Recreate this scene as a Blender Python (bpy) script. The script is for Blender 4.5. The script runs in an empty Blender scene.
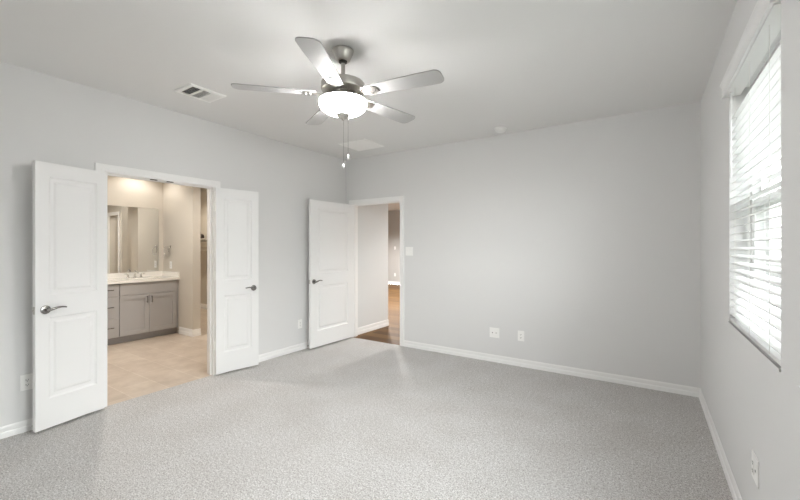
import bpy, bmesh, math, random
from mathutils import Vector, Matrix
random.seed(4)
S = bpy.context.scene
COL = S.collection
PI = math.pi
rad = math.radians

# ------------------------------------------------------------------ room numbers (metres, camera stands over the origin)
XL, XR, YB, YF, H = -3.9327, 0.4097, 4.4461, -0.65, 2.745
WT = 0.12

# ------------------------------------------------------------------ camera
cd = bpy.data.cameras.new('camera')
cam = bpy.data.objects.new('camera', cd); COL.objects.link(cam)
cam.location = (0, 0, 1.3953)
cam.rotation_euler = (rad(90), 0, 0.582027)
cd.sensor_width = 36.0; cd.lens = 376.394 * 36.0 / 800.0
cd.shift_y = -3.218 / 800.0; cd.clip_start = 0.02
S.camera = cam

# ------------------------------------------------------------------ world (bright overcast sky), exposure
W = bpy.data.worlds.new('sky'); S.world = W; W.use_nodes = True
nt = W.node_tree; nt.nodes.clear()
out = nt.nodes.new('ShaderNodeOutputWorld'); bg = nt.nodes.new('ShaderNodeBackground')
tc = nt.nodes.new('ShaderNodeTexCoord'); sx = nt.nodes.new('ShaderNodeSeparateXYZ'); cr = nt.nodes.new('ShaderNodeValToRGB')
cr.color_ramp.elements[0].position = 0.0; cr.color_ramp.elements[0].color = (1.0, 0.99, 0.985, 1)
cr.color_ramp.elements[1].position = 0.8; cr.color_ramp.elements[1].color = (0.92, 0.96, 1.0, 1)
nt.links.new(tc.outputs['Generated'], sx.inputs[0]); nt.links.new(sx.outputs['Z'], cr.inputs[0])
nt.links.new(cr.outputs[0], bg.inputs[0]); nt.links.new(bg.outputs[0], out.inputs[0])
bg.inputs[1].default_value = 25.0
S.view_settings.view_transform = 'Standard'; S.view_settings.look = 'None'
S.view_settings.gamma = 1.0; S.view_settings.use_curve_mapping = False
S.view_settings.exposure = 0.47
FAN_EMIT = 74.0
BATH_W, HALL_W, GREAT_W = 29.0, 142.0, 1150.0
S.cycles.use_denoising = True
S.cycles.max_bounces = 14; S.cycles.diffuse_bounces = 10; S.cycles.glossy_bounces = 6
S.cycles.transmission_bounces = 8; S.cycles.transparent_max_bounces = 16
S.cycles.caustics_reflective = False; S.cycles.caustics_refractive = False
S.cycles.sample_clamp_indirect = 8.0

WIN = [(1.927, 2.975), (0.667, 1.715)]; WZ0, WZ1 = 0.935, 2.335
for (a, b) in WIN:                                   # portals in the two window openings guide the sky light
    ld = bpy.data.lights.new('window_portal', 'AREA'); ld.shape = 'RECTANGLE'
    ld.size = WZ1 - WZ0; ld.size_y = b - a; ld.cycles.is_portal = True
    lo = bpy.data.objects.new('window_portal', ld); COL.objects.link(lo)
    lo.location = (XR + 0.19, (a + b) / 2, (WZ0 + WZ1) / 2); lo.rotation_euler = (0, rad(90), 0)

# ------------------------------------------------------------------ materials
def mat(name, color, rough=0.5, metal=0.0, spec=0.5, emit=None, estr=0.0):
    m = bpy.data.materials.new(name); m.use_nodes = True
    b = m.node_tree.nodes['Principled BSDF']
    b.inputs['Base Color'].default_value = (*color, 1); b.inputs['Roughness'].default_value = rough
    b.inputs['Metallic'].default_value = metal; b.inputs['Specular IOR Level'].default_value = spec
    if emit: b.inputs['Emission Color'].default_value = (*emit, 1); b.inputs['Emission Strength'].default_value = estr
    return m
def N(m, t): return m.node_tree.nodes.new(t)
def LK(m, a, b): m.node_tree.links.new(a, b)
def bsdf(m): return m.node_tree.nodes['Principled BSDF']
def objco(m):
    g = N(m, 'ShaderNodeNewGeometry'); return g.outputs['Position']
def bump(m, h, strength, dist):
    b = N(m, 'ShaderNodeBump'); b.inputs['Strength'].default_value = strength; b.inputs['Distance'].default_value = dist
    LK(m, h, b.inputs['Height']); LK(m, b.outputs[0], bsdf(m).inputs['Normal'])
def noise(m, scale, detail=3, co=None, rough=0.5):
    n = N(m, 'ShaderNodeTexNoise'); n.inputs['Scale'].default_value = scale; n.inputs['Detail'].default_value = detail
    n.inputs['Roughness'].default_value = rough
    if co: LK(m, co, n.inputs['Vector'])
    return n.outputs['Fac']
def ramp(m, f, stops):
    r = N(m, 'ShaderNodeValToRGB'); e = r.color_ramp.elements
    while len(e) < len(stops): e.new(0.5)
    for k, (p, c) in enumerate(stops): e[k].position = p; e[k].color = (*c, 1)
    LK(m, f, r.inputs[0]); return r.outputs[0]
def mixc(m, f, a, b, mode='MIX'):
    x = N(m, 'ShaderNodeMix'); x.data_type = 'RGBA'; x.blend_type = mode
    for s, v in ((0, f), (6, a), (7, b)):
        if hasattr(v, 'is_linked'): LK(m, v, x.inputs[s])
        elif isinstance(v, tuple): x.inputs[s].default_value = (*v, 1)
        else: x.inputs[s].default_value = v
    return x.outputs[2]
def painted(name, color, rough=0.85):
    m = mat(name, color, rough, spec=0.25)
    bump(m, noise(m, 130, 3, objco(m)), 0.12, 0.002); return m

M = {}
M['wall'] = painted('grey_wall_paint', (0.732, 0.730, 0.727))
M['wall_bath'] = painted('greige_bath_paint', (0.60, 0.56, 0.50))
M['wall_hall'] = painted('hall_paint', (0.70, 0.71, 0.71))
M['wall_great'] = painted('great_room_paint', (0.50, 0.49, 0.475))
M['ceiling'] = painted('ceiling_paint', (0.78, 0.776, 0.768), 0.95)
M['trim'] = mat('white_semi_gloss_trim', (0.86, 0.857, 0.85), 0.35, spec=0.4)
M['door'] = mat('white_door_paint', (0.83, 0.828, 0.823), 0.4, spec=0.4)
M['plate'] = mat('white_plastic', (0.90, 0.895, 0.88), 0.35)
M['slot'] = mat('dark_slot', (0.04, 0.04, 0.04), 0.6)
M['nickel'] = mat('satin_nickel', (0.55, 0.53, 0.50), 0.28, metal=1.0)
M['dnickel'] = mat('shaded_nickel_lever', (0.30, 0.29, 0.28), 0.25, metal=1.0)  # darker copy of the satin nickel, with shade put into its colour
M['chrome'] = mat('polished_chrome', (0.82, 0.81, 0.80), 0.2, metal=1.0)
M['blade'] = mat('silver_blade_laminate', (0.41, 0.405, 0.40), 0.5)
M['cap'] = mat('dark_gap', (0.06, 0.055, 0.05), 0.6)
M['vanity'] = mat('grey_cabinet_paint', (0.385, 0.375, 0.372), 0.5)
M['toe'] = mat('toe_kick_paint', (0.30, 0.285, 0.275), 0.6)
M['marble'] = mat('cultured_marble', (0.82, 0.80, 0.76), 0.18)
M['mirror'] = mat('mirror_silver', (0.86, 0.87, 0.86), 0.0, metal=1.0)
M['vinyl'] = mat('white_vinyl', (0.80, 0.80, 0.79), 0.4)
M['slat'] = mat('white_faux_wood', (0.80, 0.80, 0.795), 0.45)
M['cord'] = mat('white_cord', (0.8, 0.79, 0.76), 0.8)
M['rubber'] = mat('white_rubber', (0.7, 0.7, 0.68), 0.7)
M['can'] = mat('lit_downlight_lens', (0.9, 0.88, 0.82), 0.5, emit=(1.0, 0.86, 0.66), estr=12)
M['bowl'] = mat('frosted_glass_lit', (0.95, 0.93, 0.9), 0.35, emit=(1.0, 0.99, 0.972), estr=FAN_EMIT)
M['shelf'] = mat('white_melamine', (0.75, 0.72, 0.66), 0.5)
M['bronze'] = mat('oil_rubbed_bronze', (0.05, 0.04, 0.035), 0.4, metal=0.6)
M['brick'] = mat('pale_house_wall', (0.70, 0.69, 0.67), 0.9)
M['roof'] = mat('light_roof_shingle', (0.38, 0.37, 0.36), 0.9)
M['wglass'] = mat('dark_window_glass', (0.16, 0.17, 0.18), 0.1)

# carpet: short looped pile with light and dark flecks and soft vacuum marks
m = M['carpet'] = mat('grey_carpet', (0.5, 0.48, 0.46), 1.0, spec=0.0)
co = objco(m)
f1 = noise(m, 115, 3, co, 0.85); f2 = noise(m, 40, 4, co, 0.75); f3 = noise(m, 2.6, 3, co)
c1 = ramp(m, f1, [(0.34, (0.20, 0.185, 0.172)), (0.5, (0.59, 0.575, 0.565)), (0.64, (0.88, 0.87, 0.86))])
c2 = ramp(m, f2, [(0.32, (0.74, 0.725, 0.71)), (0.62, (1.0, 1.0, 1.0))])
c3 = ramp(m, f3, [(0.36, (0.93, 0.92, 0.91)), (0.62, (1.0, 1.0, 1.0))])
LK(m, mixc(m, 1.0, mixc(m, 1.0, c1, c2, 'MULTIPLY'), c3, 'MULTIPLY'), bsdf(m).inputs['Base Color'])
bsdf(m).inputs['Sheen Weight'].default_value = 0.25
bump(m, f1, 0.8, 0.008)

# bathroom tile
m = M['tile'] = mat('beige_floor_tile', (0.6, 0.5, 0.4), 0.35)
co = objco(m)
br = N(m, 'ShaderNodeTexBrick'); LK(m, co, br.inputs['Vector'])
br.inputs['Scale'].default_value = 1.0; br.inputs['Brick Width'].default_value = 0.62; br.inputs['Row Height'].default_value = 0.31
br.inputs['Mortar Size'].default_value = 0.004; br.inputs['Mortar Smooth'].default_value = 0.2; br.inputs['Bias'].default_value = 0.0
br.inputs['Color1'].default_value = (0.68, 0.59, 0.50, 1); br.inputs['Color2'].default_value = (0.60, 0.51, 0.43, 1)
br.inputs['Mortar'].default_value = (0.74, 0.66, 0.58, 1)
mot = ramp(m, noise(m, 4.5, 5, co, 0.65), [(0.3, (0.80, 0.77, 0.74)), (0.65, (1.0, 1.0, 1.0))])
LK(m, mixc(m, 1.0, br.outputs['Color'], mot, 'MULTIPLY'), bsdf(m).inputs['Base Color'])

# hall wood planks, laid across the hall
m = M['wood'] = mat('brown_wood_planks', (0.35, 0.2, 0.1), 0.6, spec=0.15)
co = objco(m)
br = N(m, 'ShaderNodeTexBrick'); LK(m, co, br.inputs['Vector'])
br.inputs['Scale'].default_value = 1.0; br.inputs['Brick Width'].default_value = 1.25; br.inputs['Row Height'].default_value = 0.18
br.inputs['Mortar Size'].default_value = 0.003; br.inputs['Bias'].default_value = -0.1
br.inputs['Color1'].default_value = (0.175, 0.098, 0.038, 1); br.inputs['Color2'].default_value = (0.085, 0.043, 0.0155, 1)
br.inputs['Mortar'].default_value = (0.12, 0.06, 0.03, 1)
mp = N(m, 'ShaderNodeMapping'); mp.inputs['Scale'].default_value = (1.5, 22, 1); LK(m, co, mp.inputs['Vector'])
gr = ramp(m, noise(m, 2.0, 5, mp.outputs[0], 0.6), [(0.3, (0.70, 0.66, 0.62)), (0.7, (1.0, 1.0, 1.0))])
LK(m, mixc(m, 1.0, br.outputs['Color'], gr, 'MULTIPLY'), bsdf(m).inputs['Base Color'])

m = M['lawn'] = mat('pale_dry_ground', (0.2, 0.25, 0.1), 1.0)
LK(m, ramp(m, noise(m, 3, 5, objco(m)), [(0.3, (0.09, 0.09, 0.08)), (0.7, (0.14, 0.137, 0.12))]), bsdf(m).inputs['Base Color'])

m = M['glass'] = bpy.data.materials.new('clear_window_glass'); m.use_nodes = True
m.node_tree.nodes.clear()
o_ = N(m, 'ShaderNodeOutputMaterial'); mx = N(m, 'ShaderNodeMixShader'); tr = N(m, 'ShaderNodeBsdfTransparent'); gl = N(m, 'ShaderNodeBsdfGlossy')
# Schlick reflectance, the same for both faces of the pane
ge = N(m, 'ShaderNodeNewGeometry'); dt = N(m, 'ShaderNodeVectorMath'); dt.operation = 'DOT_PRODUCT'
LK(m, ge.outputs['Normal'], dt.inputs[0]); LK(m, ge.outputs['Incoming'], dt.inputs[1])
def MA(op, a, b=None):
    n = N(m, 'ShaderNodeMath'); n.operation = op
    for i, v in enumerate((a, b)):
        if v is None: continue
        if hasattr(v, 'is_linked'): LK(m, v, n.inputs[i])
        else: n.inputs[i].default_value = v
    return n.outputs[0]
fr = MA('ADD', MA('MULTIPLY', MA('POWER', MA('SUBTRACT', 1.0, MA('ABSOLUTE', dt.outputs['Value'])), 5.0), 0.96), 0.04)
tr.inputs[0].default_value = (0.965, 0.975, 0.97, 1); gl.inputs['Roughness'].default_value = 0.02
LK(m, fr, mx.inputs[0]); LK(m, tr.outputs[0], mx.inputs[1]); LK(m, gl.outputs[0], mx.inputs[2]); LK(m, mx.outputs[0], o_.inputs[0])

# added dimming mesh: holds back part of the daylight at one window
m = M['screen'] = bpy.data.materials.new('dimming_mesh'); m.use_nodes = True; m.node_tree.nodes.clear()
o_ = N(m, 'ShaderNodeOutputMaterial'); mx = N(m, 'ShaderNodeMixShader'); tr = N(m, 'ShaderNodeBsdfTransparent'); df = N(m, 'ShaderNodeBsdfDiffuse')
mx.inputs[0].default_value = 0.36; df.inputs[0].default_value = (0.10, 0.10, 0.10, 1)
LK(m, tr.outputs[0], mx.inputs[1]); LK(m, df.outputs[0], mx.inputs[2]); LK(m, mx.outputs[0], o_.inputs[0])

# ------------------------------------------------------------------ mesh helpers
class MB:
    def __init__(s): s.bm = bmesh.new()
    def box(s, x0, x1, y0, y1, z0, z1, mtx=None):
        vs = [s.bm.verts.new((x, y, z)) for x in (x0, x1) for y in (y0, y1) for z in (z0, z1)]
        for q in ((0, 1, 3, 2), (4, 6, 7, 5), (0, 4, 5, 1), (2, 3, 7, 6), (0, 2, 6, 4), (1, 5, 7, 3)):
            s.bm.faces.new([vs[i] for i in q])
        if mtx:
            for v in vs: v.co = mtx @ v.co
        return s
    def loft(s, rings, close=True, cap=True):
        R = [[s.bm.verts.new(p) for p in r] for r in rings]
        n = len(R[0])
        for a, b in zip(R, R[1:]):
            for i in range(n if close else n - 1):
                j = (i + 1) % n
                s.bm.faces.new((a[i], a[j], b[j], b[i]))
        if cap:
            s.bm.faces.new(list(reversed(R[0]))); s.bm.faces.new(R[-1])
        return s
    def lathe(s, prof, seg=32, mtx=Matrix(), cap=True):
        s.loft([[mtx @ Vector((max(r, 1e-4) * math.cos(2 * PI * k / seg), max(r, 1e-4) * math.sin(2 * PI * k / seg), z)) for k in range(seg)] for r, z in prof], cap=cap)
        return s
    def prism(s, pts, mtx, h):                       # 2-D outline raised along the local z of mtx
        s.loft([[mtx @ Vector((x, y, 0)) for x, y in pts], [mtx @ Vector((x, y, h)) for x, y in pts]]); return s
    def tube(s, pts, r, seg=8):
        pts = [Vector(p) for p in pts]; rings = []
        rr = r if isinstance(r, (list, tuple)) else [r] * len(pts)
        up = None
        for i, p in enumerate(pts):
            d = (pts[min(i + 1, len(pts) - 1)] - pts[max(i - 1, 0)]).normalized()
            if up is None:
                up = Vector((0, 0, 1)) if abs(d.z) < 0.9 else Vector((1, 0, 0))
            a = d.cross(up).normalized(); b = d.cross(a).normalized()
            rings.append([p + rr[i] * (math.cos(2 * PI * k / seg) * a + math.sin(2 * PI * k / seg) * b) for k in range(seg)])
        s.loft(rings); return s
    def build(s, name, material, parent=None, smooth=None, bevel=0.0, kind=None, label=None, loc=None):
        bmesh.ops.recalc_face_normals(s.bm, faces=s.bm.faces[:])
        if bevel:
            ed = [e for e in s.bm.edges if len(e.link_faces) == 2 and e.calc_face_angle(0) > 0.6]
            bmesh.ops.bevel(s.bm, geom=ed, offset=bevel, segments=2, affect='EDGES', profile=0.6)
        me = bpy.data.meshes.new(name); s.bm.to_mesh(me); s.bm.free()
        me.materials.append(material)
        if smooth:
            me.shade_smooth(); me.set_sharp_from_angle(angle=rad(smooth))
        o = bpy.data.objects.new(name, me); COL.objects.link(o)
        if parent: o.parent = parent
        if loc: o.location = loc
        if kind: o['kind'] = kind
        if label: o['label'] = label
        return o
def tag(o, label, cat, group=None, kind=None):
    o['label'] = label; o['category'] = cat
    if group: o['group'] = group
    if kind: o['kind'] = kind
    return o
def thing(name, label, cat, loc=(0, 0, 0), rz=0.0, group=None, kind=None):
    o = bpy.data.objects.new(name, None); COL.objects.link(o); o.empty_display_size = 0.1
    o.location = loc; o.rotation_euler = (0, 0, rz)
    return tag(o, label, cat, group, kind)
def copy_tree(o, parent=None):
    c = o.copy(); COL.objects.link(c)
    if parent: c.parent = parent
    for ch in [x for x in bpy.data.objects if x.parent == o]: copy_tree(ch, c)
    return c
RX = lambda a: Matrix.Rotation(a, 4, 'X')
RY = lambda a: Matrix.Rotation(a, 4, 'Y')
RZ = lambda a: Matrix.Rotation(a, 4, 'Z')
T = lambda x, y, z: Matrix.Translation((x, y, z))

def wall(name, axis, a0, a1, p0, p1, z1, holes, material, z0=0.0):
    """wall slab between p0 and p1 across `axis`, running a0..a1 along the other axis, with holes (u0,u1,w0,w1)"""
    us = sorted({a0, a1, *[h[0] for h in holes], *[h[1] for h in holes]})
    zs = sorted({z0, z1, *[h[2] for h in holes], *[h[3] for h in holes]})
    b = MB(); bm = b.bm
    def P(u, p, z): return (p, u, z) if axis == 'x' else (u, p, z)
    V = {}
    def v(u, p, z):
        k = (round(u, 5), round(p, 5), round(z, 5))
        if k not in V: V[k] = bm.verts.new(P(u, p, z))
        return V[k]
    def solid(i, j):
        if i < 0 or j < 0 or i >= len(us) - 1 or j >= len(zs) - 1: return False
        cu, cz = (us[i] + us[i + 1]) / 2, (zs[j] + zs[j + 1]) / 2
        return not any(h[0] < cu < h[1] and h[2] < cz < h[3] for h in holes)
    for i in range(len(us) - 1):
        for j in range(len(zs) - 1):
            if not solid(i, j): continue
            A, B, C, D = us[i], us[i + 1], zs[j], zs[j + 1]
            for p in (p0, p1): bm.faces.new((v(A, p, C), v(B, p, C), v(B, p, D), v(A, p, D)))
            if not solid(i - 1, j): bm.faces.new((v(A, p0, C), v(A, p1, C), v(A, p1, D), v(A, p0, D)))
            if not solid(i + 1, j): bm.faces.new((v(B, p0, C), v(B, p1, C), v(B, p1, D), v(B, p0, D)))
            if not solid(i, j - 1): bm.faces.new((v(A, p0, C), v(B, p0, C), v(B, p1, C), v(A, p1, C)))
            if not solid(i, j + 1): bm.faces.new((v(A, p0, D), v(B, p0, D), v(B, p1, D), v(A, p1, D)))
    return b.build(name, material, kind='structure')

BASE = [(0, 0), (0.016, 0), (0.016, 0.036), (0.014, 0.040), (0.0085, 0.042), (0.0085, 0.066), (0.008, 0.074), (0.005, 0.082), (0.003, 0.085), (0, 0.085)]
def run(b, prof, f, u0, u1):
    b.loft([[Vector(f(u0, d, z)) for d, z in prof], [Vector(f(u1, d, z)) for d, z in prof]])
CAS = [(0.0, 0.0), (0.0, 0.010), (0.004, 0.012), (0.018, 0.0125), (0.022, 0.0105), (0.026, 0.0125), (0.052, 0.016), (0.063, 0.016), (0.066, 0.013), (0.066, 0.0)]
def casing(b, f, u0, u1, zt):
    rings = []
    for k in range(4):
        r = []
        for w, d in CAS:
            if k == 0: p = (u0 - w, 0.0)
            elif k == 1: p = (u0 - w, zt + w)
            elif k == 2: p = (u1 + w, zt + w)
            else: p = (u1 + w, 0.0)
            r.append(Vector(f(p[0], d, p[1])))
        rings.append(r)
    b.loft(rings)

# ------------------------------------------------------------------ shell of the bedroom
D1 = (1.300, 2.313, 0.0, 2.058)       # double-door hole in the left wall
D2 = (-3.812, -2.910, 0.0, 2.058)     # entry hole in the back wall
MB().box(-3.955, XR, YF, YB, -0.06, 0.0).build('floor', M['carpet'], kind='structure')
MB().box(XL - WT, XR + 0.16, YF - WT, YB + 0.115, H, H + 0.1).build('ceiling', M['ceiling'], kind='structure')
wl = wall('wall_left', 'x', YF - WT, YB + 0.115, XL - WT, XL, H, [D1], M['wall'])
wb = wall('wall_back', 'y', XL, XR + 0.16, YB, YB + 0.115, H, [D2], M['wall'])
wr = wall('wall_right', 'x', YF - WT, YB, XR, XR + 0.16, H, [(a, b, WZ0, WZ1) for a, b in WIN], M['wall'], z0=-0.06)
wf = wall('wall_front', 'y', XL, XR, YF - WT, YF, H, [], M['wall'])

fl = lambda u, d, z: (XL + d, u, z)
fb = lambda u, d, z: (u, YB - d, z)
frr = lambda u, d, z: (XR - d, u, z)
ff = lambda u, d, z: (u, YF + d, z)
b = MB(); run(b, BASE, fl, YF, 1.2465); run(b, BASE, fl, 2.3705, YB); b.build('baseboard_left', M['trim'], kind='structure', smooth=30)
b = MB(); run(b, BASE, fb, -2.8565, XR); b.build('baseboard_back', M['trim'], kind='structure', smooth=30)
b = MB(); run(b, BASE, frr, YF, YB); b.build('baseboard_right', M['trim'], kind='structure', smooth=30)
b = MB(); run(b, BASE, ff, XL, XR); b.build('baseboard_front', M['trim'], kind='structure', smooth=30)

# trim_1: double door frame ; trim_2: entry door frame
tr1 = thing('trim_1', 'white casing and jambs around the double door opening to the bathroom', 'door frame', (0, 0, 0), kind='structure')
b = MB(); casing(b, fl, 1.313, 2.304, 2.045); b.build('casing', M['trim'], tr1, smooth=30)
b = MB(); casing(b, lambda u, d, z: (XL - WT - d, u, z), 1.313, 2.304, 2.045); b.build('casing', M['trim'], tr1, smooth=30)
b = MB()
b.box(XL - WT, XL, 1.300, 1.318, 0, 2.040).box(XL - WT, XL, 2.295, 2.313, 0, 2.040).box(XL - WT, XL, 1.300, 2.313, 2.040, 2.058)
b.build('jamb', M['trim'], tr1)
b = MB(); b.box(XL - 0.075, XL - 0.04, 1.318, 1.329, 0, 2.040).box(XL - 0.075, XL - 0.04, 2.284, 2.295, 0, 2.040).box(XL - 0.075, XL - 0.04, 1.329, 2.284, 2.029, 2.040)
b.build('door_stop_strip', M['trim'], tr1)
for y in (1.715, 1.862):
    MB().box(XL - 0.030, XL - 0.006, y - 0.028, y + 0.028, 2.0335, 2.0400).build('ball_catch_strike', M['bronze'], tr1, bevel=0.002, label='dark metal catch strike under the head of the frame')
tr2 = thing('trim_2', 'white casing and jambs around the entry door opening beside the corner', 'door frame', (0, 0, 0), kind='structure')
b = MB(); casing(b, fb, -3.800, -2.922, 2.045); b.build('casing', M['trim'], tr2, smooth=30)
b = MB(); casing(b, lambda u, d, z: (u, YB + 0.115 + d, z), -3.800, -2.922, 2.045); b.build('casing', M['trim'], tr2, smooth=30)
b = MB(); b.box(-3.812, -3.794, YB, YB + 0.115, 0, 2.040).box(-2.928, -2.910, YB, YB + 0.115, 0, 2.040).box(-3.812, -2.910, YB, YB + 0.115, 2.040, 2.058)
b.build('jamb', M['trim'], tr2)
b = MB(); b.box(-3.794, -3.783, YB + 0.04, YB + 0.075, 0, 2.04).box(-2.939, -2.928, YB + 0.04, YB + 0.075, 0, 2.04).box(-3.783, -2.939, YB + 0.04, YB + 0.075, 2.029, 2.04)
b.build('door_stop_strip', M['trim'], tr2)

# ------------------------------------------------------------------ two-panel doors
def panel_face(bm, w, z0, z1, panels, y, s):
    """door face at local y; panels sunk towards -s (s = outward sign)"""
    xs = sorted({0.0, w, *[p[0] for p in panels], *[p[1] for p in panels]}); zs = sorted({z0, z1, *[p[2] for p in panels], *[p[3] for p in panels]})
    V = {}
    def v(x, z, d=0.0):
        k = (round(x, 5), round(z, 5), round(d, 5))
        if k not in V: V[k] = bm.verts.new((x, y - s * d, z))
        return V[k]
    for i in range(len(xs) - 1):
        for j in range(len(zs) - 1):
            cx, cz = (xs[i] + xs[i + 1]) / 2, (zs[j] + zs[j + 1]) / 2
            if any(p[0] < cx < p[1] and p[2] < cz < p[3] for p in panels): continue
            bm.faces.new((v(xs[i], zs[j]), v(xs[i + 1], zs[j]), v(xs[i + 1], zs[j + 1]), v(xs[i], zs[j + 1])))
    for (a, b_, c, d) in panels:
        prev = [(a, c), (b_, c), (b_, d), (a, d)]; pd = 0.0
        for off, dep in ((0.004, 0.004), (0.013, 0.0105), (0.034, 0.011), (0.048, 0.003), (0.054, 0.002)):
            cur = [(a + off, c + off), (b_ - off, c + off), (b_ - off, d - off), (a + off, d - off)]
            for k in range(4):
                q = (k + 1) % 4
                bm.faces.new((v(*prev[k], pd), v(*prev[q], pd), v(*cur[q], dep), v(*cur[k], dep)))
            prev, pd = cur, dep
        bm.faces.new([v(*p, pd) for p in prev])
def make_lever(parent, x, z, y, s, hx, material, bend=0.0):
    """lever handle: rose on the face at local y, outward sign s, lever running towards hx (-1 or +1)"""
    h = MB().lathe([(0.0, 0.0), (0.0325, 0.0), (0.0325, 0.004), (0.030, 0.009), (0.022, 0.012), (0.012, 0.013), (0.0115, 0.040), (0.0, 0.040)], 32,
                   T(x, y, z) @ RX(rad(-90 * s))).build('door_handle', material, parent, smooth=40)
    pts = []; r = []
    for k in range(13):
        t = k / 12
        pts.append((x + hx * 0.118 * t - hx * 0.006, y + s * (0.043 + 0.004 * math.sin(t * PI)), z + 0.010 * math.sin((t - 0.25) * PI * 1.2) + 0.004))
        r.append(0.0105 * (1 - 0.45 * t))
    MB().tube(pts, r, 10).lathe([(0.0, -0.006), (0.011, -0.006), (0.013, 0.0), (0.011, 0.010), (0.0, 0.012)], 16, T(x, y + s * 0.043, z) @ RX(rad(-90 * s))).build('lever', material, h, smooth=50)
    return h
def make_door(name, label, loc, d, W_, s, z0, z1, lever_mat, rail=(0.245, 0.862, 1.028, 1.928), stile=0.082):
    """hinge edge at local x=0, visible face at local y=0 with outward sign s, slab 35 mm thick behind it"""
    root = thing(name, label, 'door', (loc[0], loc[1], 0), math.atan2(d[1], d[0]), kind='structure')
    Tk = 0.035; yb = -s * Tk
    b = MB(); bm = b.bm
    P = [(stile, W_ - stile, rail[0], rail[1]), (stile, W_ - stile, rail[2], rail[3])]
    panel_face(bm, W_, z0, z1, P, 0.0, s); panel_face(bm, W_, z0, z1, P, yb, -s)
    for (xa, za, xb, zb) in ((0, z0, W_, z0), (W_, z0, W_, z1), (W_, z1, 0, z1), (0, z1, 0, z0)):
        bm.faces.new([bm.verts.new(p) for p in ((xa, 0, za), (xb, 0, zb), (xb, yb, zb), (xa, yb, za))])
    bmesh.ops.remove_doubles(bm, verts=bm.verts[:], dist=1e-5)
    b.build('door_slab', M['door'], root)
    hx = W_ - 0.060
    make_lever(root, hx, 0.922, 0.0, s, -1, lever_mat)
    make_lever(root, hx, 0.922, yb, -s, -1, lever_mat)
    ym = yb / 2
    MB().box(W_ - 0.001, W_ + 0.0015, ym - 0.0125, ym + 0.0125, 0.922 - 0.028, 0.922 + 0.028).build('latch_plate', M['nickel'], root)
    MB().lathe([(0, 0), (0.006, 0), (0.005, 0.008), (0, 0.010)], 12, T(W_ + 0.001, ym, 0.922) @ RY(rad(90))).build('latch_bolt', M['nickel'], root)
    for zc in (z0 + 0.30, 1.08, z1 - 0.21):
        h = MB().tube([(-0.006, yb - s * 0.004, zc - 0.045), (-0.006, yb - s * 0.004, zc + 0.045)], 0.0065, 12)
        h.box(-0.002, 0.0, min(yb, 0) + 0.004, max(yb, 0) - 0.004, zc - 0.044, zc + 0.044)
        h.build('hinge', M['plate'], root, label='white painted hinge')
    return root
def unit(ax, ay):
    l = math.hypot(ax, ay); return (ax / l, ay / l)
make_door('door_1', 'white two panel door folded open on the near side of the bathroom opening', (-3.8785, 1.320), unit(0.106, -0.480), 0.491, 1, 0.024, 2.033, M['dnickel'])
make_door('door_2', 'white two panel door folded open on the far side of the bathroom opening', (-3.8765, 2.2925), unit(0.090, 0.464), 0.474, -1, 0.024, 2.034, M['dnickel'])
make_door('door_3', 'white two panel entry door swung open beside the room corner', (-3.7585, 4.4250), unit(-0.030, -0.850), 0.858, 1, 0.024, 2.034, M['dnickel'], stile=0.125)

# ------------------------------------------------------------------ windows
def make_window(k, a, b_, label, screen=False):
    root = thing('window_%d' % k, label, 'window', (XR + 0.09, (a + b_) / 2, WZ0), 0, kind='structure')
    w = (b_ - a) / 2; h = WZ1 - WZ0; f = 0.050; x0, x1 = 0.004, 0.070
    m_ = MB(); m_.box(x0, x1, -w, -w + f, 0, h).box(x0, x1, w - f, w, 0, h).box(x0, x1, -w + f, w - f, 0, f).box(x0, x1, -w + f, w - f, h - f, h)
    m_.build('window_frame', M['vinyl'], root)
    zm = 0.705
    for nm, xa, xb, z0, z1 in (('lower_sash', 0.008, 0.034, f, zm + 0.022), ('upper_sash', 0.036, 0.062, zm - 0.022, h - f)):
        s = 0.034; y0, y1 = -w + f, w - f
        m_ = MB(); m_.box(xa, xb, y0, y0 + s, z0, z1).box(xa, xb, y1 - s, y1, z0, z1).box(xa, xb, y0 + s, y1 - s, z0, z0 + s + 0.008).box(xa, xb, y0 + s, y1 - s, z1 - s - 0.008, z1)
        sh = m_.build('sash', M['vinyl'], root)
        xm = (xa + xb) / 2
        for xq in (xm - 0.008, xm + 0.008): MB().box(xq - 0.0015, xq + 0.0015, y0 + s, y1 - s, z0 + s + 0.008, z1 - s - 0.008).build('pane', M['glass'], sh)
    MB().lathe([(0, 0), (0.012, 0), (0.012, 0.006), (0.006, 0.012), (0, 0.012)], 12, T(0.021, 0, zm + 0.022)).box(0.012, 0.030, -0.028, 0.028, zm + 0.022, zm + 0.028).build('sash_lock', M['vinyl'], root)
    MB().box(-0.096, 0.003, -w + 0.0005, w - 0.0005, 0.0, 0.012).box(-0.097, -0.0905, -w - 0.006, w + 0.006, 0.0, 0.012).build('window_sill', M['wall'], root)
    if screen:  # added unseen screen that dims the blind and the view behind it
        m_ = MB(); q = 0.014; xs = 0.0655
        m_.box(xs, xs + 0.006, -w + f, -w + f + q, f, h - f).box(xs, xs + 0.006, w - f - q, w - f, f, h - f).box(xs, xs + 0.006, -w + f + q, w - f - q, f, f + q).box(xs, xs + 0.006, -w + f + q, w - f - q, h - f - q, h - f)
        sc = m_.build('dimming_screen_frame', M['vinyl'], root)
        MB().box(xs + 0.003, xs + 0.0032, -w + f + q, w - f - q, f + q, h - f - q).build('dimming_mesh', M['screen'], sc)
    return root
make_window(1, *WIN[0], 'white single hung window behind the blind, nearest the back corner', screen=True)
make_window(2, *WIN[1], 'white single hung window mostly outside the frame, beside the viewer')

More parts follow.
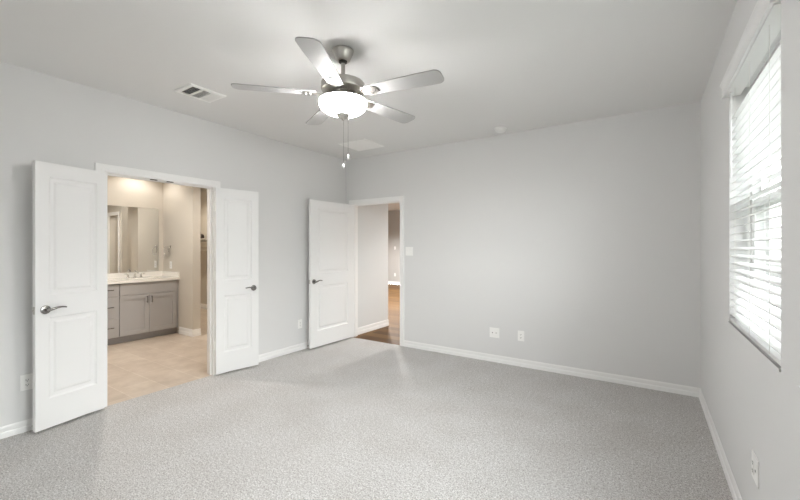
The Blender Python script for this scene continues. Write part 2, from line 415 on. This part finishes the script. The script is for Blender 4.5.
# ------------------------------------------------------------------ bathroom, closet passage behind it
XB = -6.845; YS = 3.113; XC = -5.894; XI = XL - WT
MB().box(-9.1, -3.955, 0.5, 4.70, -0.06, -0.002).build('floor_bathroom', M['tile'], kind='structure')
MB().box(-9.1, XI, 0.4, 4.80, H, H + 0.1).build('ceiling_bathroom', M['ceiling'], kind='structure')
wall('wall_bathroom_mirror', 'x', 0.5, YS, XB - 0.1, XB, H, [], M['wall_bath'])
wall('wall_bathroom_end', 'y', -9.1, XC, YS, YS + 0.118, H, [], M['wall_bath'])
wall('wall_bathroom_near', 'y', XB, XI, 0.4, 0.5, H, [], M['wall_bath'])
wall('wall_bathroom_linen', 'y', -4.90, XI, YS + 0.118, YS + 0.218, H, [(-4.73, -4.30, 0, 2.04)], M['wall_bath'])
wall('wall_closet_back', 'y', -9.1, XI, 4.65, 4.75, H, [], M['wall_bath'])
wall('wall_closet_side', 'x', YS + 0.118, 4.65, -9.1, -9.0, H, [], M['wall_bath'])
MB().box(XI - 0.012, XI, 0.5, 1.246, 0, H).box(XI - 0.012, XI, 2.374, YS + 0.118, 0, H).box(XI - 0.012, XI, YS + 0.218, 4.65, 0, H).box(XI - 0.012, XI, 1.246, 2.374, 2.112, H).build('wall_bathroom_door', M['wall_bath'], kind='structure')
BB = [(d, z * 1.3) for d, z in BASE]
b = MB(); run(b, BB, lambda u, d, z: (u, YS - d, z), -6.30, XC); run(b, BB, lambda u, d, z: (XC + d, u, z), YS - 0.014, YS + 0.118)
run(b, BB, lambda u, d, z: (u, 4.65 - d, z), -9.0, XI)
b.build('baseboard_bathroom', M['trim'], kind='structure', smooth=30)
b = MB(); casing(b, lambda u, d, z: (u, YS + 0.118 - d, z), -4.73, -4.30, 2.04); b.build('trim_3', M['trim'], kind='structure', smooth=30)

def pull(parent, x, y, z, vertical, L_=0.10):
    b = MB(); e = L_ / 2
    if vertical:
        b.tube([(x + 0.028, y, z - e), (x + 0.028, y, z + e)], 0.0055, 8)
        for q in (-e * 0.75, e * 0.75): b.tube([(x, y, z + q), (x + 0.028, y, z + q)], 0.0045, 8)
    else:
        b.tube([(x + 0.028, y - e, z), (x + 0.028, y + e, z)], 0.0055, 8)
        for q in (-e * 0.75, e * 0.75): b.tube([(x, y + q, z), (x + 0.028, y + q, z)], 0.0045, 8)
    return b.build('pull', M['dnickel'], parent, smooth=40)
def shaker(b, x, y0, y1, z0, z1, s=0.058):
    b.box(x, x + 0.019, y0, y0 + s, z0, z1).box(x, x + 0.019, y1 - s, y1, z0, z1).box(x, x + 0.019, y0 + s, y1 - s, z0, z0 + s).box(x, x + 0.019, y0 + s, y1 - s, z1 - s, z1)
    b.box(x, x + 0.008, y0 + s, y1 - s, z0 + s, z1 - s)
VF = -6.330
van = thing('vanity_cabinet', 'grey shaker vanity cabinet with drawers against the bathroom mirror wall', 'cabinet', (0, 0, 0))
MB().box(VF - 0.019, VF, 1.10, 3.108, 0.10, 0.8695).box(XB + 0.001, XB + 0.012, 1.10, 3.108, 0.10, 0.8695).box(XB + 0.012, VF - 0.019, 1.10, 1.119, 0.10, 0.8695).box(XB + 0.012, VF - 0.019, 3.089, 3.108, 0.10, 0.8695).box(XB + 0.012, VF - 0.019, 1.119, 3.089, 0.10, 0.118).build('carcass', M['vanity'], van)
MB().box(XB + 0.001, VF - 0.06, 1.10, 3.108, 0.0, 0.10).build('toe_kick', M['toe'], van)
for (p, q) in ((2.297, 3.070), (1.228, 2.001)):
    MB().box(VF, VF + 0.019, p, q, 0.690, 0.856).build('false_drawer_front', M['vanity'], van, bevel=0.002)
    mid = (p + q) / 2 - 0.008
    for (y0, y1, hy) in ((p, mid - 0.002, mid - 0.032), (mid + 0.002, q, mid + 0.032)):
        b = MB(); shaker(b, VF, y0, y1, 0.108, 0.684); dr = b.build('door', M['vanity'], van)
        pull(dr, VF + 0.019, hy, 0.605, True)
for (z0, z1) in ((0.690, 0.856), (0.374, 0.684), (0.108, 0.368)):
    dr = MB().box(VF, VF + 0.019, 2.010, 2.288, z0, z1).build('drawer', M['vanity'], van, bevel=0.002)
    pull(dr, VF + 0.019, 2.150, (z0 + z1) / 2 + 0.01, False, 0.13)
ct = thing('vanity_countertop', 'white cultured marble countertop with backsplash lying on the grey vanity', 'countertop', (0, 0, 0))
b = MB(); y0s, y1s, x0s, x1s = 2.44, 2.92, -6.72, -6.38
b.box(XB + 0.001, x0s, 1.09, 3.112, 0.870, 0.908).box(x1s, -6.285, 1.09, 3.112, 0.870, 0.908).box(x0s, x1s, 1.09, y0s, 0.870, 0.908).box(x0s, x1s, y1s, 3.112, 0.870, 0.908)
b.build('slab', M['marble'], ct)
def basin(bm_, cy):
    rings = []
    for k in range(7):
        t = k / 6; sc = math.cos(t * PI / 2) ** 0.5 if k < 6 else 0.12
        zz = 0.905 - 0.13 * math.sin(t * PI / 2)
        rings.append([(-6.55 + 0.168 * sc * math.cos(a), cy + 0.238 * sc * math.sin(a), zz) for a in [2 * PI * q / 28 for q in range(28)]])
    bm_.loft(rings, cap=False)
    bm_.bm.faces.new([bm_.bm.verts.new(p) for p in rings[-1]])
b = MB(); basin(b, 2.68); b.build('basin', M['marble'], ct, smooth=60)
MB().box(XB + 0.001, XB + 0.020, 1.09, 3.112, 0.908, 0.990).build('backsplash', M['marble'], ct, bevel=0.003)
MB().box(XB + 0.020, -6.300, 3.093, 3.112, 0.908, 0.990).build('side_splash', M['marble'], ct, bevel=0.003)
fa = thing('faucet', 'chrome two handle faucet standing on the white vanity countertop', 'faucet', (-6.765, 2.66, 0.9085))
MB().lathe([(0, 0), (0.024, 0), (0.022, 0.012), (0.013, 0.02), (0.012, 0.075), (0, 0.08)], 20).tube([(0, 0, 0.06), (0.02, 0, 0.105), (0.06, 0, 0.115), (0.10, 0, 0.095), (0.115, 0, 0.07)], 0.010, 10).build('spout', M['chrome'], fa, smooth=50)
for s in (-1, 1):
    hd = MB().lathe([(0, 0), (0.022, 0), (0.020, 0.012), (0.013, 0.02), (0.013, 0.05), (0, 0.052)], 20, T(0, s * 0.09, 0)).build('handle', M['chrome'], fa, smooth=50)
    MB().tube([(0, s * 0.09, 0.05), (0.01, s * 0.12, 0.06), (0.015, s * 0.145, 0.062)], [0.009, 0.007, 0.005], 8).build('lever', M['chrome'], hd, smooth=50)
mi = thing('wall_mirror', 'frameless rectangular mirror on the wall above the vanity', 'mirror', (XB, 2.07, 0.99))
MB().box(0.001, 0.006, -0.97, 0.97, 0.004, 1.034).build('mirror_glass', M['mirror'], mi)
MB().box(0.0005, 0.0065, -0.972, -0.97, 0.003, 1.036).box(0.0005, 0.0065, 0.97, 0.972, 0.003, 1.036).box(0.0005, 0.0065, -0.97, 0.97, 1.034, 1.036).build('polished_edge', M['chrome'], mi)
ring = thing('towel_ring', 'chrome towel ring on the bathroom side wall above the countertop', 'towel ring', (-6.595, YS, 1.395))
MB().lathe([(0, 0), (0.026, 0), (0.026, 0.006), (0.015, 0.012), (0.010, 0.05), (0, 0.052)], 20, RX(rad(90))).build('post', M['chrome'], ring, smooth=40)
MB().tube([(-0.045 + 0.075 * math.cos(a), -0.045, -0.068 + 0.075 * math.sin(a)) for a in [2 * PI * k / 28 + 0.9 for k in range(29)]], 0.006, 8).build('ring', M['chrome'], ring, smooth=50)

# closet shelf seen past the side wall, with rod and brackets
cs = thing('closet_shelf', 'white closet shelf with hanging rod on the wall past the bathroom', 'shelf', (-8.35, 4.65, 1.55))
MB().box(-0.60, 1.6, -0.30, -0.001, 0, 0.018).build('shelf_board', M['shelf'], cs, bevel=0.002)
MB().box(-0.60, 1.6, -0.020, -0.001, -0.17, -0.001).box(-0.60, 1.6, -0.020, -0.001, -0.25, -0.19).build('cleat', M['shelf'], cs)
MB().tube([(-0.60, -0.25, -0.06), (1.6, -0.25, -0.06)], 0.016, 12).build('hanging_rod', M['shelf'], cs, smooth=40)
for x, cc in ((-8.46, 'square'), (-8.27, 'round')):
    if cc == 'square':
        o = MB().box(x - 0.055, x + 0.055, 4.50, 4.60, 1.5685, 1.675).build('small_box', M['bronze'], bevel=0.006)
        tag(o, 'small dark square box standing on the closet shelf past the bathroom', 'box')
    else:
        o = MB().lathe([(0, 1.5685), (0.05, 1.5685), (0.062, 1.60), (0.05, 1.66), (0.035, 1.672), (0, 1.672)], 20, T(x, 4.55, 0)).build('small_jar', M['bronze'], smooth=40)
        tag(o, 'small dark round jar standing on the closet shelf past the bathroom', 'jar')

# ------------------------------------------------------------------ hall and great room beyond the entry door
YH = YB + 0.115; YG = 11.55
MB().box(-9.5, -1.2, YB, YG, -0.06, -0.003).build('floor_hall', M['wood'], kind='structure')
MB().box(-9.6, -1.1, YH, YG + 0.1, H, H + 0.1).build('ceiling_hall', M['ceiling'], kind='structure')
wall('wall_hall_side', 'x', YH, 5.46, -3.96, -3.845, H, [], M['wall_hall'])
wall('wall_hall_right', 'x', YH, 11.65, -2.2, -2.1, H, [], M['wall_hall'])
wall('wall_great_room_near', 'y', -9.5, -3.96, 5.345, 5.46, H, [], M['wall_hall'])
wall('wall_great_room_far', 'y', -9.5, -1.2, YG, YG + 0.1, H, [], M['wall_great'])
wall('wall_great_room_side', 'x', 5.46, YG, -9.6, -9.5, H, [], M['wall_great'])
b = MB(); run(b, BB, lambda u, d, z: (-3.845 + d, u, z), YH + 0.016, 5.46); run(b, BB, lambda u, d, z: (u, YG - d, z), -9.5, -2.2)
b.build('baseboard_hall', M['trim'], kind='structure', smooth=30)

# ------------------------------------------------------------------ recessed lamps: sink lamp read off its glow, all others added unseen
def downlight(x, y, label, group, watts, col, cone, energy_r=0.04):
    t = thing('recessed_light', label, 'ceiling light', (x, y, H), 0, group)
    MB().lathe([(0.070, 0.0), (0.095, 0.0), (0.093, -0.006), (0.074, -0.008), (0.070, -0.003)], 28, cap=False).build('trim_ring', M['trim'], t, smooth=40)
    MB().lathe([(0.0, -0.002), (0.070, -0.002)], 28, cap=False).build('lens', M['can'], t)
    ld = bpy.data.lights.new('downlight_lamp', 'SPOT'); ld.energy = watts; ld.color = col; ld.spot_size = rad(cone); ld.spot_blend = 0.55; ld.shadow_soft_size = energy_r
    lo = bpy.data.objects.new('downlight_lamp', ld); COL.objects.link(lo); lo.location = (x, y, H - 0.05)
WARM = (1.0, 0.95, 0.88)
downlight(-6.50, 2.68, 'recessed ceiling light above the bathroom sink', 'bathroom ceiling lights', BATH_W * 0.55, WARM, 135)
downlight(-5.20, 1.85, 'added unseen ceiling light filling the middle of the bathroom', 'bathroom ceiling lights', BATH_W * 3.0, WARM, 160)  # added ambient fill for the bathroom
downlight(-5.25, 3.95, 'added unseen ceiling light brightening the passage behind the bathroom side wall', 'bathroom ceiling lights', BATH_W * 1.3, WARM, 150)  # added to brighten the dark passage in the mirror
downlight(-7.6, 3.95, 'added unseen ceiling light for the closet past the bathroom', 'bathroom ceiling lights', BATH_W * 1.7, (1.0, 0.90, 0.76), 150)  # added to light the closet wall
downlight(-2.9, 7.3, 'added unseen ceiling light brightening the hall beyond the entry door', 'added hall lights', HALL_W * 2.2, (1.0, 0.985, 0.96), 150, 0.14)  # added to light the hall wall, no fixture in view
for x, y in ((-5.2, 7.2), (-6.6, 9.4), (-4.2, 9.6)):
    downlight(x, y, 'added unseen ceiling light brightening the room beyond the hall', 'added great room lights', GREAT_W / 3, (1.0, 0.985, 0.96), 150)  # added fill for the far room

# ------------------------------------------------------------------ blinds
def make_blind(a, b_, label, group, tilt, raised=False):
    root = thing('window_blind', label, 'blind', (XR, (a + b_) / 2, WZ0), 0, group)
    w = (b_ - a) / 2
    # valance: moulded board a little wider than the opening, with returns to the wall
    prof = [(-0.032, 1.362), (-0.020, 1.362), (-0.020, 1.447), (-0.042, 1.447), (-0.042, 1.436), (-0.036, 1.430), (-0.032, 1.422)]
    v = MB(); v.loft([[(x, -w - 0.012, z) for x, z in prof], [(x, w + 0.025, z) for x, z in prof]])
    v.box(-0.020, -0.001, -w - 0.012, -w - 0.002, 1.362, 1.447).box(-0.020, -0.001, w + 0.011, w + 0.025, 1.362, 1.447)
    v.build('valance', M['slat'], root)
    MB().box(-0.019, 0.050, -w + 0.006, w - 0.006, 1.358, 1.398).build('headrail', M['slat'], root, bevel=0.002)
    s = MB(); z = 0.064; xc = 0.029; zs = []
    while z < 1.262: zs.append(z); z += 0.0430
    zr = 0.016
    if raised: zs = [1.345 - 0.0062 * (k + 1) for k in range(len(zs))]; zr = zs[-1] - 0.026
    for z in zs:
        top = []; bot = []
        for k in range(7):
            t = -1 + k / 3.0; cx = 0.025 * t; cz = 0.0032 * (1 - t * t)
            px, pz = cx * math.cos(tilt) - cz * math.sin(tilt), cx * math.sin(tilt) + cz * math.cos(tilt)
            top.append((xc + px, z + pz + 0.0016)); bot.append((xc + px, z + pz - 0.0016))
        pr = top + bot[::-1]
        s.loft([[(x, -w + 0.006, zz) for x, zz in pr], [(x, w - 0.006, zz) for x, zz in pr]])
    s.build('slats', M['slat'], root, smooth=50)
    MB().box(xc - 0.026, xc + 0.026, -w + 0.006, w - 0.006, zr, zr + 0.019).build('bottom_rail', M['slat'], root, bevel=0.003)
    for yy in (-0.36, 0.0, 0.36):
        c = MB()
        for xx in (xc - 0.0275, xc + 0.0275): c.tube([(xx, yy, zr + 0.012), (xx, yy, 1.360)], 0.0011, 5)
        c.build('ladder_cord', M['cord'], root)
    MB().tube([(-0.006, w - 0.10, 1.357), (-0.006, w - 0.10, 0.89)], 0.0045, 8).lathe([(0, -0.03), (0.006, -0.028), (0.0065, 0.0), (0, 0.004)], 10, T(-0.006, w - 0.10, 0.89)).build('tilt_wand', M['slat'], root, smooth=50)
    return root
make_blind(*WIN[0], 'white slatted faux wood blind in the window nearest the back corner', 'window blinds', rad(11))
make_blind(*WIN[1], 'unseen white faux wood blind drawn up to let in more daylight beside the viewer', 'window blinds', 0.0, raised=True)  # unseen blind, raised to admit more daylight

# ------------------------------------------------------------------ ceiling fan
FX, FY = -1.751, 1.948
fan = thing('ceiling_fan', 'brushed nickel ceiling fan with five silver blades and a lit frosted bowl', 'ceiling fan', (FX, FY, H))
MB().lathe([(0, 0), (0.072, 0), (0.073, -0.006), (0.070, -0.016), (0.047, -0.070), (0.040, -0.074), (0, -0.074)], 40).build('canopy', M['nickel'], fan, smooth=40)
MB().lathe([(0, -0.068), (0.030, -0.068), (0.028, -0.084), (0.016, -0.090), (0, -0.090)], 24).build('hanger_ball', M['cap'], fan, smooth=40)
MB().lathe([(0, -0.075), (0.0135, -0.075), (0.0135, -0.235), (0, -0.235)], 20).build('downrod', M['nickel'], fan, smooth=40)
MB().lathe([(0, -0.195), (0.026, -0.195), (0.034, -0.206), (0.10, -0.218), (0.145, -0.226), (0.151, -0.232), (0.151, -0.270), (0.146, -0.278), (0.118, -0.286), (0.060, -0.296), (0, -0.296)], 48).build('motor_housing', M['nickel'], fan, smooth=35)
MB().lathe([(0, -0.290), (0.075, -0.292), (0.080, -0.302), (0.066, -0.316), (0.062, -0.336), (0, -0.336)], 32).build('light_fitter', M['nickel'], fan, smooth=40)
prof = [(0.150, -0.350), (0.160, -0.350), (0.163, -0.356)]
for k in range(0, 13):
    t = k / 12 * PI / 2
    prof.append((0.163 * math.cos(t) ** 0.8 if k < 12 else 0.012, -0.364 - 0.080 * math.sin(t)))
prof += [(0.012, -0.439)]
for k in range(11, -1, -1):
    t = k / 12 * PI / 2
    prof.append((0.157 * math.cos(t) ** 0.8, -0.364 - 0.074 * math.sin(t)))
prof += [(0.153, -0.354), (0.150, -0.350)]
MB().lathe(prof, 48, cap=False).build('glass_bowl', M['bowl'], fan, smooth=60, label='frosted white glass bowl, lit')
for k in range(3):
    a = k * 2 * PI / 3 + 0.5
    MB().tube([(0.05 * math.cos(a), 0.05 * math.sin(a), -0.330), (0.11 * math.cos(a), 0.11 * math.sin(a), -0.338), (0.146 * math.cos(a), 0.146 * math.sin(a), -0.339)], 0.004, 8).build('bowl_arm', M['nickel'], fan)
MB().lathe([(0, -0.432), (0.044, -0.436), (0.047, -0.442), (0.042, -0.454), (0.026, -0.466), (0.011, -0.472), (0.009, -0.480), (0, -0.482)], 24).build('finial', M['nickel'], fan, smooth=40)
MB().lathe([(0, -0.330), (0.007, -0.330), (0.007, -0.434), (0, -0.434)], 12).build('center_rod', M['nickel'], fan)
MB().lathe([(0, -0.326), (0.064, -0.326), (0.110, -0.332), (0.142, -0.340), (0.155, -0.346), (0.1565, -0.3495), (0, -0.3495)], 40).build('uplight_block_pan', M['nickel'], fan, smooth=40)  # opaque pan added to block the bowl's upward light
# blades
def blade_mesh():
    b = MB(); n = 26; pts = []
    r0, r1 = 0.190, 0.715
    def hw(r):
        t = (r - r0) / (r1 - r0)
        return 0.052 + 0.018 * min(1, t * 1.4)
    side = []
    for k in range(15):
        r = r0 + (r1 - 0.04 - r0) * k / 14; side.append((r, hw(r)))
    arc = []
    for k in range(1, 9):
        a = k / 8 * PI / 2
        arc.append((r1 - 0.04 + 0.04 * math.sin(a), hw(r1) - 0.045 + 0.045 * math.cos(a)))
    up = side + arc
    low = [(r, -y) for r, y in reversed(up)]
    inner = [(r0 - 0.012, -0.035), (r0 - 0.012, 0.035)]
    outl = up + low + inner
    b.prism(outl, T(0, 0, -0.003), 0.006)
    return b
def bracket_mesh():
    b = MB()
    b.loft([[(x, -w, z), (x, w, z), (x, w, z + 0.006), (x, -w, z + 0.006)] for x, w, z in
            ((0.060, 0.030, 0.004), (0.095, 0.026, 0.002), (0.120, 0.017, -0.006), (0.150, 0.016, -0.012), (0.178, 0.028, -0.010), (0.215, 0.043, -0.0092), (0.250, 0.040, -0.0092), (0.272, 0.018, -0.0092))])
    for (x, y) in ((0.220, -0.024), (0.220, 0.024), (0.250, 0.0)):
        b.lathe([(0, -0.0145), (0.006, -0.0135), (0.0075, -0.0092), (0, -0.0092)], 10, T(x, y, 0))
    b.lathe([(0, -0.016), (0.011, -0.014), (0.013, -0.004), (0.011, 0.004), (0, 0.004)], 14, T(0.100, 0, 0.0))
    return b
bl0 = br0 = None
for k in range(5):
    a = rad(9 + 72 * k)
    if bl0 is None:
        bl0 = blade_mesh().build('blade', M['blade'], fan); br0 = bracket_mesh().build('blade_bracket', M['nickel'], bl0); bl = bl0
    else:
        bl = bl0.copy(); COL.objects.link(bl); bb = br0.copy(); COL.objects.link(bb); bb.parent = bl
    bl.matrix_local = T(0, 0, -0.306) @ RZ(a) @ RX(rad(-9))
for (x, y, z1, rr) in ((0.003, 0.002, 1.936, 0.0013), (0.030, 0.018, 1.998, 0.0013)):
    pc = MB().tube([(x, y, -0.452 if x > 0.02 else -0.479), (x, y, z1 - H + 0.03)], rr * 0.8, 6).build('pull_chain', M['dnickel'], fan)
    MB().lathe([(0, 0.034), (0.003, 0.032), (0.006, 0.016), (0.0075, 0.006), (0.005, 0.0), (0, -0.001)], 14, T(x, y, z1 - H)).build('chain_fob', M['plate'], pc, smooth=50)

# ------------------------------------------------------------------ ceiling fittings
vent = thing('ceiling_vent', 'white three section air vent on the ceiling between fan and doors', 'vent', (-3.278, 1.801, H))
b = MB(); hx, hy, f = 0.134, 0.158, 0.034
prof = [(0.0, 0.0), (0.0, -0.004), (0.006, -0.011), (f - 0.006, -0.013), (f, -0.010), (f, 0.0)]
rings = []
for (sx_, sy_) in ((-1, -1), (1, -1), (1, 1), (-1, 1), (-1, -1)):
    rings.append([(sx_ * (hx - w), sy_ * (hy - w), z - 0.0005) for w, z in prof])
b.loft(rings, cap=False); b.build('frame', M['plate'], vent)
ix, iy = hx - f, hy - f
MB().box(-ix, ix, -iy, iy, -0.002, -0.0006).build('duct_shade', M['slot'], vent, label='near-black sheet standing for the shade in the duct behind the louvres')  # flat sheet, the duct's shade put into its near-black colour
for q in (-iy / 3, iy / 3): MB().box(-ix, ix, q - 0.006, q + 0.006, -0.013, -0.002).build('divider', M['plate'], vent)
for s_, (y0, y1), tilt in ((0, (-iy, -iy / 3 - 0.006), 0), (1, (-iy / 3 + 0.006, iy / 3 - 0.006), 1), (2, (iy / 3 + 0.006, iy), 2)):
    b = MB()
    if tilt == 1:
        n = 12
        for k in range(n):
            x = -ix + (k + 0.5) * 2 * ix / n
            b.box(-0.0085, 0.0085, y0, y1, -0.0006, 0.0006, T(x, 0, -0.0085) @ RY(rad(35)))
    else:
        n = 5
        for k in range(n):
            y = y0 + (k + 0.5) * (y1 - y0) / n
            b.box(-ix, ix, -0.0085, 0.0085, -0.0006, 0.0006, T(0, y, -0.0085) @ RX(rad(38 if tilt == 0 else -38)))
    b.build('louver', M['plate'], vent)
rg = thing('return_grille', 'white square return air grille on the ceiling near the room corner', 'vent', (-3.170, 3.885, H))
b = MB(); hx, hy, f = 0.222, 0.212, 0.028
rings = []
for (sx_, sy_) in ((-1, -1), (1, -1), (1, 1), (-1, 1), (-1, -1)):
    rings.append([(sx_ * (hx - w), sy_ * (hy - w), z - 0.0005) for w, z in [(0, 0), (0, -0.003), (0.005, -0.009), (f - 0.004, -0.010), (f, -0.008), (f, 0)]])
b.loft(rings, cap=False); b.build('frame', M['plate'], rg)
MB().box(-hx + f, hx - f, -hy + f, hy - f, -0.002, -0.0006).build('filter', M['shelf'], rg)
b = MB(); n = 26
for k in range(n):
    y = -hy + f + (k + 0.5) * 2 * (hy - f) / n
    b.box(-hx + f, hx - f, -0.0075, 0.0075, -0.0006, 0.0006, T(0, y, -0.007) @ RX(rad(-22)))
b.build('louver', M['plate'], rg)
sm = thing('smoke_detector', 'round white smoke detector on the ceiling above the back wall', 'smoke detector', (-1.397, 4.20, H))
MB().lathe([(0, 0), (0.070, 0), (0.070, -0.010), (0.064, -0.014), (0, -0.014)], 36).build('mounting_base', M['plate'], sm, smooth=40)
MB().lathe([(0, -0.014), (0.058, -0.014), (0.056, -0.030), (0.046, -0.044), (0.020, -0.048), (0, -0.048)], 36).build('sensor_body', M['plate'], sm, smooth=40)
MB().lathe([(0, -0.046), (0.010, -0.047), (0.009, -0.051), (0, -0.051)], 16, T(0.022, -0.01, 0)).build('test_button', M['plate'], sm, smooth=40)

# ------------------------------------------------------------------ wall plates: local x along the wall, local -y out of the wall
def plate(name, label, cat, loc, rz, gangs, group=None):
    """gangs: list of 'outlet', 'rocker', 'coax', 'blank'"""
    t = thing(name, label, cat, loc, rz, group)
    w = 0.037 + 0.023 * (len(gangs) - 1); h = 0.0595
    MB().box(-w, w, -0.006, -0.0004, -h, h).build('cover_plate', M['plate'], t, bevel=0.0025)
    for i, g in enumerate(gangs):
        x = (i - (len(gangs) - 1) / 2) * 0.046
        if g == 'outlet':
            MB().box(x - 0.0168, x + 0.0168, -0.0085, -0.006, -0.034, 0.034).build('receptacle', M['plate'], t, bevel=0.0015)
            for zc in (0.018, -0.018):
                MB().box(x - 0.0078, x - 0.0052, -0.0092, -0.0084, zc - 0.004, zc + 0.005).box(x + 0.0052, x + 0.0078, -0.0092, -0.0084, zc - 0.0035, zc + 0.0045).box(x - 0.0025, x + 0.0025, -0.0092, -0.0084, zc - 0.0115, zc - 0.007).build('slots', M['slot'], t)
        elif g == 'rocker':
            b = MB(); b.prism([(-0.034, 0.0), (-0.034, 0.003), (0.0, 0.0045), (0.034, 0.0065), (0.034, 0.0)], T(x - 0.0165, -0.006, 0) @ Matrix(((0, 0, 1, 0), (0, -1, 0, 0), (1, 0, 0, 0), (0, 0, 0, 1))), 0.033)
            b.build('rocker', M['plate'], t)
        elif g == 'coax':
            MB().lathe([(0, 0), (0.0075, 0), (0.0075, 0.003), (0.005, 0.0035), (0.0048, 0.011), (0.0015, 0.0112), (0, 0.009)], 14, T(x, -0.006, 0) @ RX(rad(90))).build('coax_jack', M['nickel'], t, smooth=40)
        elif g == 'data':
            MB().box(x - 0.009, x + 0.009, -0.0075, -0.006, -0.009, 0.009).build('jack_insert', M['plate'], t)
            MB().box(x - 0.0055, x + 0.0055, -0.0080, -0.0074, -0.005, 0.004).build('jack_port', M['slot'], t)
    return t
plate('light_switch', 'white double rocker light switch beside the entry door casing', 'light switch', (-2.770, YB, 1.333), 0, ['rocker', 'rocker'])
plate('cable_outlet', 'white double wall plate with cable jacks low on the back wall', 'wall outlet', (-1.553, YB, 0.353), 0, ['data', 'coax'])
plate('power_outlet', 'white single outlet low on back wall, right of the double cable plate', 'wall outlet', (-1.235, YB, 0.355), 0, ['outlet'])
plate('power_outlet', 'white single outlet between the folded bathroom door and the entry door', 'wall outlet', (XL, 3.510, 0.352), rad(90), ['outlet'])
plate('cable_outlet', 'white double wall plate partly hidden behind the near bathroom door', 'wall outlet', (XL, 0.852, 0.370), rad(90), ['outlet', 'coax'])
plate('power_outlet', 'white double plate low on the window wall under the blind', 'wall outlet', (XR, 2.305, 0.392), rad(-90), ['outlet', 'data'])
plate('power_outlet', 'white outlet on the bathroom side wall under the towel ring', 'wall outlet', (-6.575, YS, 1.095), 0, ['outlet'])
plate('light_switch', 'small white switch on the far wall beyond the hall', 'light switch', (-7.823, YG, 1.35), 0, ['rocker'])
plate('power_outlet', 'small white outlet near the floor on the far wall beyond the hall', 'wall outlet', (-7.823, YG, 0.36), 0, ['outlet'])

# ------------------------------------------------------------------ spring door stops on the baseboard
def stop(label, loc, rz):
    t = thing('spring_door_stop', label, 'door stop', loc, rz, None)      # local +x out of the wall
    MB().lathe([(0, 0), (0.011, 0), (0.010, 0.006), (0.006, 0.010), (0, 0.010)], 16, RY(rad(90))).build('base', M['nickel'], t, smooth=40)
    MB().tube([(0.008 + 0.055 * k / 60, 0.0058 * math.cos(k * 0.9), 0.0058 * math.sin(k * 0.9)) for k in range(61)], 0.0011, 5).build('spring', M['nickel'], t, smooth=60)
    MB().lathe([(0, 0), (0.0075, 0), (0.0085, 0.008), (0.006, 0.013), (0, 0.014)], 14, T(0.061, 0, 0) @ RY(rad(90))).build('rubber_tip', M['rubber'], t, smooth=40)
stop('spring door stop on the baseboard behind the near bathroom door', (XL + 0.0162, 0.860, 0.030), 0)
stop('spring door stop on the baseboard behind the far bathroom door', (XL + 0.0162, 2.715, 0.030), 0)
stop('spring door stop on the baseboard behind the open entry door', (XL + 0.0162, 3.640, 0.030), 0)

# ------------------------------------------------------------------ outside the windows
MB().box(0.58, 60, -30, 60, -0.5, -0.3).build('ground', M['lawn'], kind='structure')
def house(label, y0, y1, win):  # unseen houses added to hold back low sky light from the slats
    hs = thing('added_house', label, 'house', (16.0, (y0 + y1) / 2, -0.3), 0, 'added houses')
    h = (y1 - y0) / 2
    MB().box(0, 9.0, -h, h, 0, 2.75).build('house_wall', M['brick'], hs)
    MB().loft([[(-0.45, y, 2.76), (9.45, y, 2.76), (4.5, y, 5.5)] for y in (-h - 0.35, h + 0.35)]).build('roof', M['roof'], hs)
    MB().box(-0.47, -0.45, -h - 0.35, h + 0.35, 2.62, 2.80).build('fascia', M['vinyl'], hs)
    for y in win:
        wn = MB().box(-0.04, 0.0, y - 0.55, y + 0.55, 0.9, 2.3).build('window', M['vinyl'], hs)
        MB().box(-0.05, -0.035, y - 0.48, y + 0.48, 0.98, 1.58).box(-0.05, -0.035, y - 0.48, y + 0.48, 1.63, 2.22).build('pane', M['wglass'], wn)
    return hs
house('added unseen pale house across the side yard, holding back low sky', -9, 10, (-4, 0.5, 6.5))
house('second added unseen pale house further along, holding back low sky', 13, 34, (-7, -2, 4))
